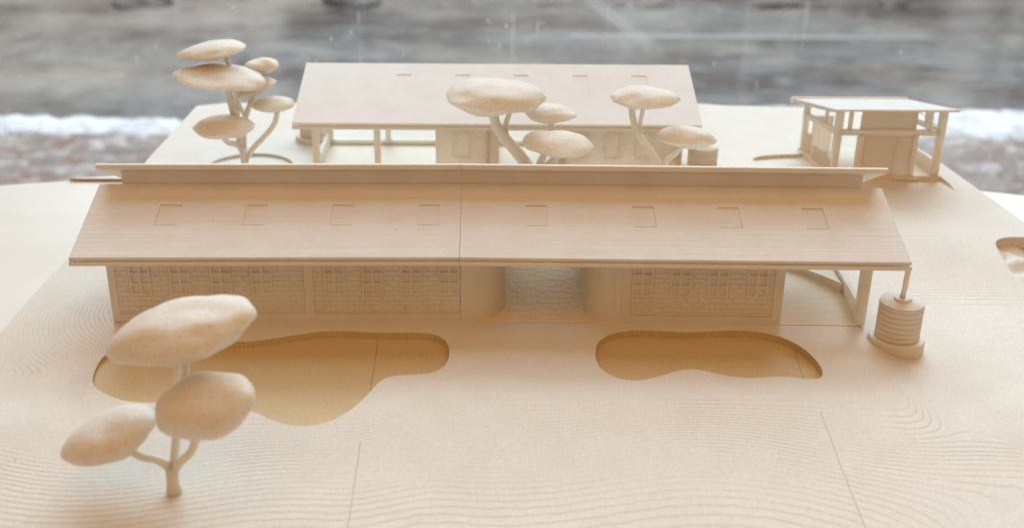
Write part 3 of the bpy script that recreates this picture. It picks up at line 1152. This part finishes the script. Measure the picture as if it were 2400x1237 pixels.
shear(PB().box(-2.9, 2.5, 0.12, 0.36, 4.74 + z0, pr_f(0.5) - 0.2)).build('wall_panel', M_RWALL, pv)
shear(PB().box(-3.0, -2.45, 0.05, 0.5, z0 + 0.1, 4.18 + z0)).build('pier', M_TRIM, pv)
shear(PB().box(2.42, 2.85, 0.05, 0.5, z0 + 0.1, 4.18 + z0)).build('pier', M_TRIM, pv)
prof = [(0.17, z0 + 0.1), (0.17, z0 + 0.6)]
for k in range(13):
    za = z0 + 0.62 + k * 0.265
    prof += [(0.11, za), (0.165, za + 0.262)]
prof += [(0.17, 4.18 + z0), (0.42, 4.18 + z0), (0.42, z0 + 0.1)]
shear(PB().prism_x(prof, -2.445, 0.75)).build('siding', M_RWALL, pv)
dm = PB().box(0.77, 2.41, 0.16, 0.42, z0 + 0.11, 4.17 + z0)
shear(dm).build('door', M_RWALL, pv)
shear(PB().box(0.95, 1.95, 0.12, 0.157, 3.5 + z0, 3.62 + z0)).build('lintel', M_SOLID, pv)
shear(PB().box(0.75, 3.2, -0.5, -0.15, 0.0, z0 + 0.02)).build('step', M_TRIM, pv)
# core room with upright boards, low stone walls at the sides
for k in range(8):
    x = -4.55 + k * 0.27
    shear(PB().box(x, x + 0.19, 7.45, 7.6 + (k % 2) * 0.05, z0 + 0.1, 3.9 + z0)).build('upright_board', M_RWALL, pv)
shear(PB().prism_x([(0.6, z0), (5.2, z0), (5.2, z0 + 1.5), (0.6, z0 + 1.5)], -5.32, -5.0)).build('low_wall', M_RWALL, pv)
shear(PB().prism_x([(0.6, z0), (7.9, z0), (7.9, z0 + 1.25), (0.6, z0 + 1.25)], 5.0, 5.32)).build('low_wall', M_RWALL, pv)
shear(PB().box(-5.3, -4.6, 7.2, 7.9, z0, z0 + 2.0)).build('stone_pier', M_RWALL, pv)
for side, dx in ((-1, -5.0), (1, 5.0)):
    shear(PB().box(dx - 0.12, dx + 0.12, 3.2, 3.5, 4.2 + z0, 6.0 + z0)).build('mullion', M_TRIM, pv)
shear(PB().prism_x([(0.5, 4.72 + z0), (0.62, 4.72 + z0), (7.8, 5.35 + z0), (7.68, 5.4 + z0)], 5.0, 5.2)).build('brace', M_TRIM, pv)
sl = math.tan(R(10.2))
prv = shear(PB().prism_x([(-1.2, 6.93 + z0), (-1.17, 7.14 + z0), (9.5, 7.14 + z0 - 10.67 * sl), (9.5, 6.93 + z0 - 10.67 * sl)], -6.1, 5.75)).build('roof', M_RROOF, pv)
shear(PB().prism_x([(-0.3, 6.62 + z0), (-0.3, 6.74 + z0), (9.3, 6.74 + z0 - 9.6 * sl), (9.3, 6.55 + z0 - 9.6 * sl)], -6.1, -5.4)).build('eave_board', M_TRIM, prv)
shear(PB().prism_x([(9.2, 6.7 + z0 - 10.4 * sl), (9.2, 7.3 + z0 - 10.4 * sl), (9.6, 7.3 + z0 - 10.8 * sl), (9.6, 6.7 + z0 - 10.8 * sl)], -6.3, 5.75)).build('eave_board', M_TRIM, prv)


# ------------------------------------------------------------------ rain cisterns
def cistern(loc, label, r=1.5, h=3.05, rings=7, base_r=1.97, base_h=0.85, pipe=None):
    t = empty('rain_cistern', loc, label, 'cistern', 'round ribbed rain cisterns beside the buildings')
    MB().lathe([(0.0, -0.6), (base_r, -0.6), (base_r, base_h - 0.05), (base_r - 0.05, base_h), (0, base_h)], 0, 0, 56).build('base', M_TANK, t, auto=35)
    prof = [(0, base_h - 0.05)]
    dz = h / rings
    for k in range(rings):
        z = base_h + k * dz
        prof += [(r - 0.10, z), (r - 0.02, z + dz * 0.12), (r, z + dz * 0.55), (r - 0.03, z + dz * 0.97), (r - 0.10, z + dz * 0.99)]
    b = MB().lathe(prof, 0, 0, 56).build('tank', M_TANK, t, auto=40)
    zt = base_h + h
    # domed lid in printed rings
    pr_ = []
    steps = 8
    for k in range(steps):
        q = (r - 0.03) * (1 - 0.72 * k / steps)
        q2 = (r - 0.03) * (1 - 0.72 * (k + 1) / steps)
        pr_ += [(q, zt - 0.02 + k * 0.03), (q, zt + 0.01 + k * 0.03)] if k else [(q, zt - 0.1), (q, zt + 0.01)]
        pr_ += [(q2, zt + 0.01 + k * 0.03)]
    pr_.append((0, zt + steps * 0.03))
    MB().lathe(pr_, 0, 0, 56).build('lid', M_TANK, t, auto=30)
    if pipe:
        zc = zt + 0.2
        MB().lathe([(0, zc - 0.1), (0.62, zc - 0.1), (0.62, zc + 0.10), (0.58, zc + 0.13), (0, zc + 0.13)], 0, 0, 32).build('cap', M_TANK, t, auto=35)
        MB().tube([(-0.05, 0, zc + 0.1), (0.0, 0.05, zc + 0.5), (0.08, 0.1, zc + 0.85), (0.06, 0.12, zc + 1.2), (0.12, 0.15, pipe)], [0.2, 0.18, 0.2, 0.19, 0.2], 14).build('downpipe', M_TRUNK, t)
    return t


cistern((29.2, -2.35, -0.95), 'ribbed round cistern with a downpipe, under the right eave of the long building', r=1.55, h=2.72, base_h=1.15, base_r=1.95, pipe=6.2)
cistern((21.35, 34.2, -0.2), 'ribbed round cistern beside the right end of the plain building behind', h=1.85, rings=5, base_h=0.7)
cistern((-19.0, 43.2, -0.15), 'ribbed round cistern tucked behind the open left end of the plain building', h=2.4, rings=6, base_h=0.7)


# ------------------------------------------------------------------ trees
def crown(parent, c, r, tilt=(0, 0, 0), seed=0, top=1.0, bot=1.0, lump=0.10, flat=1.0, sharp=1.45, loc0=(0, 0, 0)):
    """pillow-shaped printed crown: domed top, shallower underside, soft ridges"""
    m = MB()
    nu, nv = 64, 36
    mt = Matrix.Rotation(R(tilt[2]), 3, 'Z') @ Matrix.Rotation(R(tilt[1]), 3, 'Y') @ Matrix.Rotation(R(tilt[0]), 3, 'X')
    vs, fs = [], []
    for j in range(nv + 1):
        th = math.pi * (j / nv) - math.pi / 2
        for i in range(nu):
            ph = 2 * math.pi * i / nu
            ch, sh = math.cos(th), math.sin(th)
            rad = abs(ch) ** 0.9
            zz = (abs(sh) ** sharp) * (1 if sh > 0 else -1)
            p = Vector((rad * math.cos(ph), rad * math.sin(ph), zz))
            q = Vector((p.x * 1.3, p.y * 1.3, p.z * 0.8)) + Vector((seed * 3.7, seed * 1.3, seed * 2.1))
            k = 1 + lump * 1.6 * noise.noise(q) + lump * 0.7 * noise.noise(q * 2.1)
            ol = 1 + lump * 1.1 * noise.noise(Vector((math.cos(ph) * 0.9 + seed, math.sin(ph) * 0.9, seed * 5.1)))
            p = Vector((p.x * r[0] * k * ol, p.y * r[1] * k * ol, p.z * r[2] * (top if sh > 0 else bot) * k))
            p.z += 0.16 * r[2] * noise.noise(Vector((p.x / r[0] * 1.4 + seed, p.y / r[1] * 1.4, seed * 2.0)))
            p = mt @ p
            vs.append((p.x, p.y, p.z))
    for j in range(nv):
        for i in range(nu):
            k = (i + 1) % nu
            fs.append((j * nu + i, j * nu + k, (j + 1) * nu + k, (j + 1) * nu + i))
    m.add(vs, fs, True)
    return m.build('crown', M_CROWN, parent, loc=tuple(a - b for a, b in zip(c, loc0)))


def tree(label, base, trunk, branches, crowns, trad):
    t = empty('model_tree', base, label, 'tree model', 'printed trees with pillow-shaped crowns')
    rel = lambda p: tuple(a - b for a, b in zip(p, base))

    def smooth_path(pts, rs):
        P = [tuple(p) + (r,) for p, r in zip(pts, rs)]
        for _ in range(2):
            q = [P[0]]
            for a, b in zip(P, P[1:]):
                q.append(tuple(u * .75 + v * .25 for u, v in zip(a, b)))
                q.append(tuple(u * .25 + v * .75 for u, v in zip(a, b)))
            q.append(P[-1])
            P = q
        return [p[:3] for p in P], [p[3] for p in P]

    pts, rs = smooth_path([rel(p) for p in trunk], trad)
    MB().tube(pts, rs, 16).build('trunk', M_TRUNK, t)
    for bpts, r0, r1 in branches:
        nb = len(bpts)
        rr = [r0 + (r1 - r0) * i / (nb - 1) for i in range(nb)]
        pts, rs = smooth_path([rel(p) for p in bpts], rr)
        MB().tube(pts, rs, 12).build('branch', M_TRUNK, t)
    for i, cdef in enumerate(crowns):
        c, r, kw = cdef
        crown(t, c, r, loc0=base, seed=i + int(abs(base[0]) * 3), **kw)
    return t


zb = terrain(-17.95, -20.8)
tree('three-crowned tree standing alone before the left wing pond', (-17.95, -20.8, zb),
     [(-17.95, -20.8, zb - 0.3), (-17.95, -20.8, zb + 0.12), (-17.95, -20.8, zb + 0.5), (-17.95, -20.8, 0.3), (-17.9, -20.8, 1.2)],
     [([(-17.86, -20.8, 0.9), (-17.75, -20.6, 1.7), (-17.58, -20.5, 2.79), (-16.93, -20.0, 6.09), (-16.5, -19.5, 8.6)], 0.26, 0.22),
      ([(-17.8, -20.8, 1.0), (-17.75, -20.3, 2.2), (-17.65, -20.0, 3.32), (-17.4, -19.5, 5.8), (-17.2, -19.4, 8.4)], 0.2, 0.18),
      ([(-17.85, -20.8, 0.9), (-17.3, -21.1, 1.75), (-16.6, -21.5, 2.5), (-16.1, -21.8, 3.4), (-15.77, -22.0, 5.2)], 0.27, 0.24),
      ([(-17.93, -20.8, 0.95), (-18.23, -20.8, 1.42), (-18.79, -20.7, 1.66), (-19.66, -20.6, 1.70), (-20.62, -20.5, 2.4)], 0.28, 0.24)],
     [((-16.78, -19.5, 9.15), (3.9, 3.05, 1.32), dict(tilt=(0, -12, 0), top=1.1, bot=0.95, lump=0.11, sharp=1.12)),
      ((-15.35, -22.0, 5.95), (2.75, 2.5, 1.5), dict(tilt=(0, -9, 0), lump=0.05, sharp=1.05)),
      ((-21.25, -20.5, 3.05), (2.72, 2.35, 1.15), dict(tilt=(0, -20, 0), lump=0.05, sharp=1.1))],
     [0.50, 0.46, 0.37, 0.35, 0.38])

tree('tall six-crowned tree at the back left corner of the model', (-24.5, 33.5, -0.3),
     [(-24.6, 33.5, -0.45), (-24.5, 33.5, 0.6), (-24.61, 33.6, 1.75), (-24.97, 33.6, 2.59)],
     [([(-24.4, 33.5, 0.9), (-23.79, 33.8, 1.91), (-22.74, 34.3, 2.87), (-21.78, 34.8, 3.83), (-21.33, 35.0, 4.65), (-21.17, 35.0, 6.0)], 0.29, 0.25),
      ([(-24.77, 33.6, 1.97), (-25.05, 33.2, 2.68), (-25.78, 32.2, 3.0), (-26.27, 31.3, 4.6)], 0.34, 0.26),
      ([(-24.7, 33.6, 1.75), (-24.9, 33.6, 3.3), (-25.2, 33.4, 5.55), (-25.5, 33.0, 9.0)], 0.32, 0.34),
      ([(-24.6, 33.6, 1.88), (-24.95, 34.0, 4.06), (-25.0, 34.2, 5.66), (-24.85, 34.4, 7.64), (-25.86, 35.0, 11.2)], 0.24, 0.22),
      ([(-24.5, 33.8, 1.9), (-24.55, 34.6, 3.87), (-24.3, 35.0, 5.16), (-23.9, 35.6, 6.22), (-23.5, 36.0, 7.4)], 0.25, 0.28),
      ([(-24.4, 35.0, 4.9), (-25.07, 35.8, 5.72), (-25.4, 36.3, 6.45), (-24.05, 36.8, 8.51), (-22.96, 37.0, 9.4)], 0.24, 0.22)],
     [((-27.21, 35.0, 11.5), (3.3, 2.9, 0.78), dict(tilt=(0, -7, 0), lump=0.085)),
      ((-25.76, 33.0, 9.42), (4.55, 4.2, 0.92), dict(tilt=(0, 5, 0), lump=0.10)),
      ((-22.86, 37.0, 9.55), (1.75, 1.65, 0.74), dict(tilt=(0, -6, 0), lump=0.10)),
      ((-23.4, 36.0, 7.6), (2.2, 2.0, 0.72), dict(tilt=(0, -16, 0), lump=0.10)),
      ((-21.44, 35.0, 6.2), (2.1, 1.95, 0.62), dict(lump=0.08)),
      ((-25.76, 31.0, 5.07), (3.1, 2.9, 0.98), dict(tilt=(0, -2, 0), lump=0.07))],
     [0.44, 0.39, 0.39, 0.33])

tree('leaning courtyard tree with one large speckled crown', (6.33, 18.5, 0.0),
     [(6.33, 18.5, -0.35), (5.69, 18.5, 1.08), (4.43, 18.5, 3.88), (3.47, 18.5, 5.18), (2.75, 18.5, 6.35), (1.54, 18.5, 7.75), (0.6, 18.5, 9.01), (0.27, 18.5, 10.05), (0.1, 18.5, 11.4)],
     [([(1.54, 18.5, 7.64), (1.31, 18.69, 8.57), (1.32, 18.88, 9.27), (1.61, 18.98, 10.0), (1.88, 18.98, 11.01)], 0.27, 0.193)],
     [((0.32, 18.5, 11.76), (4.34, 4.15, 1.3), dict(tilt=(0, 2, 0), lump=0.085))],
     [0.694, 0.694, 0.636, 0.598, 0.54, 0.482, 0.424, 0.405, 0.386])
tree('courtyard tree with two small crowns, right of the large-crowned one', (3.45, 17.53, 0.0),
     [(3.45, 17.53, -0.35), (3.57, 17.53, 1.08), (3.86, 17.53, 4.55), (4.15, 17.53, 5.71), (4.44, 18.02, 6.44), (5.04, 19.46, 7.19), (5.3, 20.43, 8.44), (5.25, 20.43, 9.57)],
     [([(4.05, 17.53, 5.13), (4.82, 16.76, 6.19), (5.49, 15.99, 7.06), (5.63, 15.61, 8.31)], 0.328, 0.386)],
     [((5.21, 20.43, 9.72), (2.22, 2.12, 0.73), dict(tilt=(0, 3, 0), lump=0.085)),
      ((5.61, 15.61, 8.57), (2.99, 2.84, 0.87), dict(tilt=(0, 4, 0), lump=0.06))],
     [0.482, 0.482, 0.405, 0.366, 0.328, 0.289, 0.27, 0.251])
tree('courtyard tree with two spread crowns before the right brick wall', (16.1, 19.46, 0.0),
     [(16.1, 19.46, -0.35), (15.81, 19.46, 1.08), (15.28, 19.46, 3.72), (14.78, 19.46, 5.1), (14.17, 19.65, 6.21), (13.34, 20.04, 7.32), (12.58, 20.23, 8.53), (12.26, 20.43, 9.62), (12.19, 20.43, 10.82)],
     [([(13.03, 20.14, 7.62), (12.95, 20.43, 8.48), (13.1, 20.62, 9.37), (13.3, 20.62, 10.72)], 0.212, 0.164),
      ([(14.94, 19.46, 4.65), (15.33, 19.27, 5.96), (16.07, 18.88, 6.67), (16.88, 18.5, 8.02)], 0.251, 0.212)],
     [((13.23, 20.43, 11.2), (2.99, 2.8, 0.77), dict(tilt=(0, 1, 0), lump=0.085)),
      ((16.81, 18.5, 8.26), (2.41, 2.27, 0.83), dict(tilt=(0, 2, 0), lump=0.08))],
     [0.443, 0.443, 0.405, 0.386, 0.347, 0.328, 0.299, 0.289, 0.27])

# ------------------------------------------------------------------ window pane and the street beyond
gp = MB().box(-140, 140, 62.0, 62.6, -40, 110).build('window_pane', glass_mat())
tag(gp, 'dusty streaked window pane between the model and the snowy street', 'window pane')

ZO = -157.0


def sheet(name, x0, x1, y0, y1, nx, ny, zf, mat, kind):
    m = MB()
    vs = [(x0 + (x1 - x0) * i / nx, y0 + (y1 - y0) * j / ny, 0) for j in range(ny + 1) for i in range(nx + 1)]
    vs = [(x, y, zf(x, y)) for x, y, _ in vs]
    fs = [(j * (nx + 1) + i, j * (nx + 1) + i + 1, (j + 1) * (nx + 1) + i + 1, (j + 1) * (nx + 1) + i) for j in range(ny) for i in range(nx)]
    m.add(vs, fs, True)
    o = bpy.data.objects.new(name, bpy.data.meshes.new(name))
    o.data.from_pydata([(x * S, y * S, z * S) for x, y, z in m.v], [], m.f)
    o.data.polygons.foreach_set('use_smooth', m.sm)
    o.data.materials.append(mat)
    col.objects.link(o)
    return tag(o, kind=kind)


def fb(x, y, s, seed=0):
    return noise.noise((x / s, y / s, seed)) + 0.5 * noise.noise((x / s * 2.1, y / s * 2.1, seed + 4)) + 0.25 * noise.noise((x / s * 4.3, y / s * 4.3, seed + 9))


sheet('planting_bed', -420, 460, 150, 529, 220, 110, lambda x, y: ZO + 2.5 + 3.0 * fb(x, y, 11, 1) + 2.5 * fb(x, y, 40, 2), mulch_mat(), 'structure')


def bank(x, y):
    # low ploughed snow ridge, a little broader towards the right
    w = 1 + 0.5 * ss(60, 200, x)
    c = 544 + 5 * math.sin(x * 0.017) + 4 * noise.noise((x / 25, 0, 7)) + 14 * ss(60, 200, x)
    t = (y - c) / (19 * w * (1 + 0.3 * noise.noise((x / 22, 3, 2))))
    h = max(0.0, 1 - t * t)
    return ZO - 4 + 9 * w * h ** 0.7 + 2.8 * h * fb(x, y, 15, 5) + 2.0 * h * fb(x, y, 6, 8)


sheet('snow_bank', -420, 460, 500, 600, 260, 60, bank, snow_mat(), 'stuff')
sheet('road', -3000, 3000, 540, 6000, 40, 40, lambda x, y: ZO, road_mat(), 'structure')
mk = MB().box(60, 330, 778, 792, ZO + 0.4, ZO + 0.6).build('road_marking', plain('worn_road_paint', (0.26, 0.25, 0.235), 0.6))
tag(mk, kind='structure')

clod_m = plain('dirty_slush', (0.16, 0.14, 0.125), 0.8)
CLODS = [(-290, 893, 27, 15, 11, 'brownish dark slush clod at the far road edge, leftmost of the row'), (-118, 901, 27, 16, 12, 'dark slush clod at the far road edge, over the left half of the plain roof'),
         (106, 901, 10, 9, 9, 'small round dark slush clod beside a longer one at the far road edge'), (137, 899, 20, 12, 12, 'long dark slush clod beside a small round one at the far road edge'),
         (235, 903, 38, 18, 10, 'widest flat dark slush clod at the far road edge, above the pavilion side'), (340, 905, 14, 12, 12, 'dark slush clod at the far road edge, rightmost of the row')]
for i, (x, y, a, b, h, lab) in enumerate(CLODS):
    m = MB()
    vs, fs = [], []
    nu, nv = 28, 10
    for j in range(nv + 1):
        th = math.pi / 2 * j / nv
        for k in range(nu):
            ph = 2 * math.pi * k / nu
            p = Vector((math.cos(th) * math.cos(ph), math.cos(th) * math.sin(ph), math.sin(th)))
            q = 1 + 0.35 * noise.noise(p * 1.6 + Vector((i * 3.1, 0, 0))) + 0.15 * noise.noise(p * 4 + Vector((0, i * 2.0, 0)))
            vs.append((p.x * a * q, p.y * b * q, p.z * h * q - 1))
    for j in range(nv):
        for k in range(nu):
            fs.append((j * nu + k, j * nu + (k + 1) % nu, (j + 1) * nu + (k + 1) % nu, (j + 1) * nu + k))
    m.add(vs, fs, True)
    tag(m.build('slush_clod', clod_m, loc=(x, y, ZO)), lab, 'slush clod', 'dark clods of slush along the far road edge')
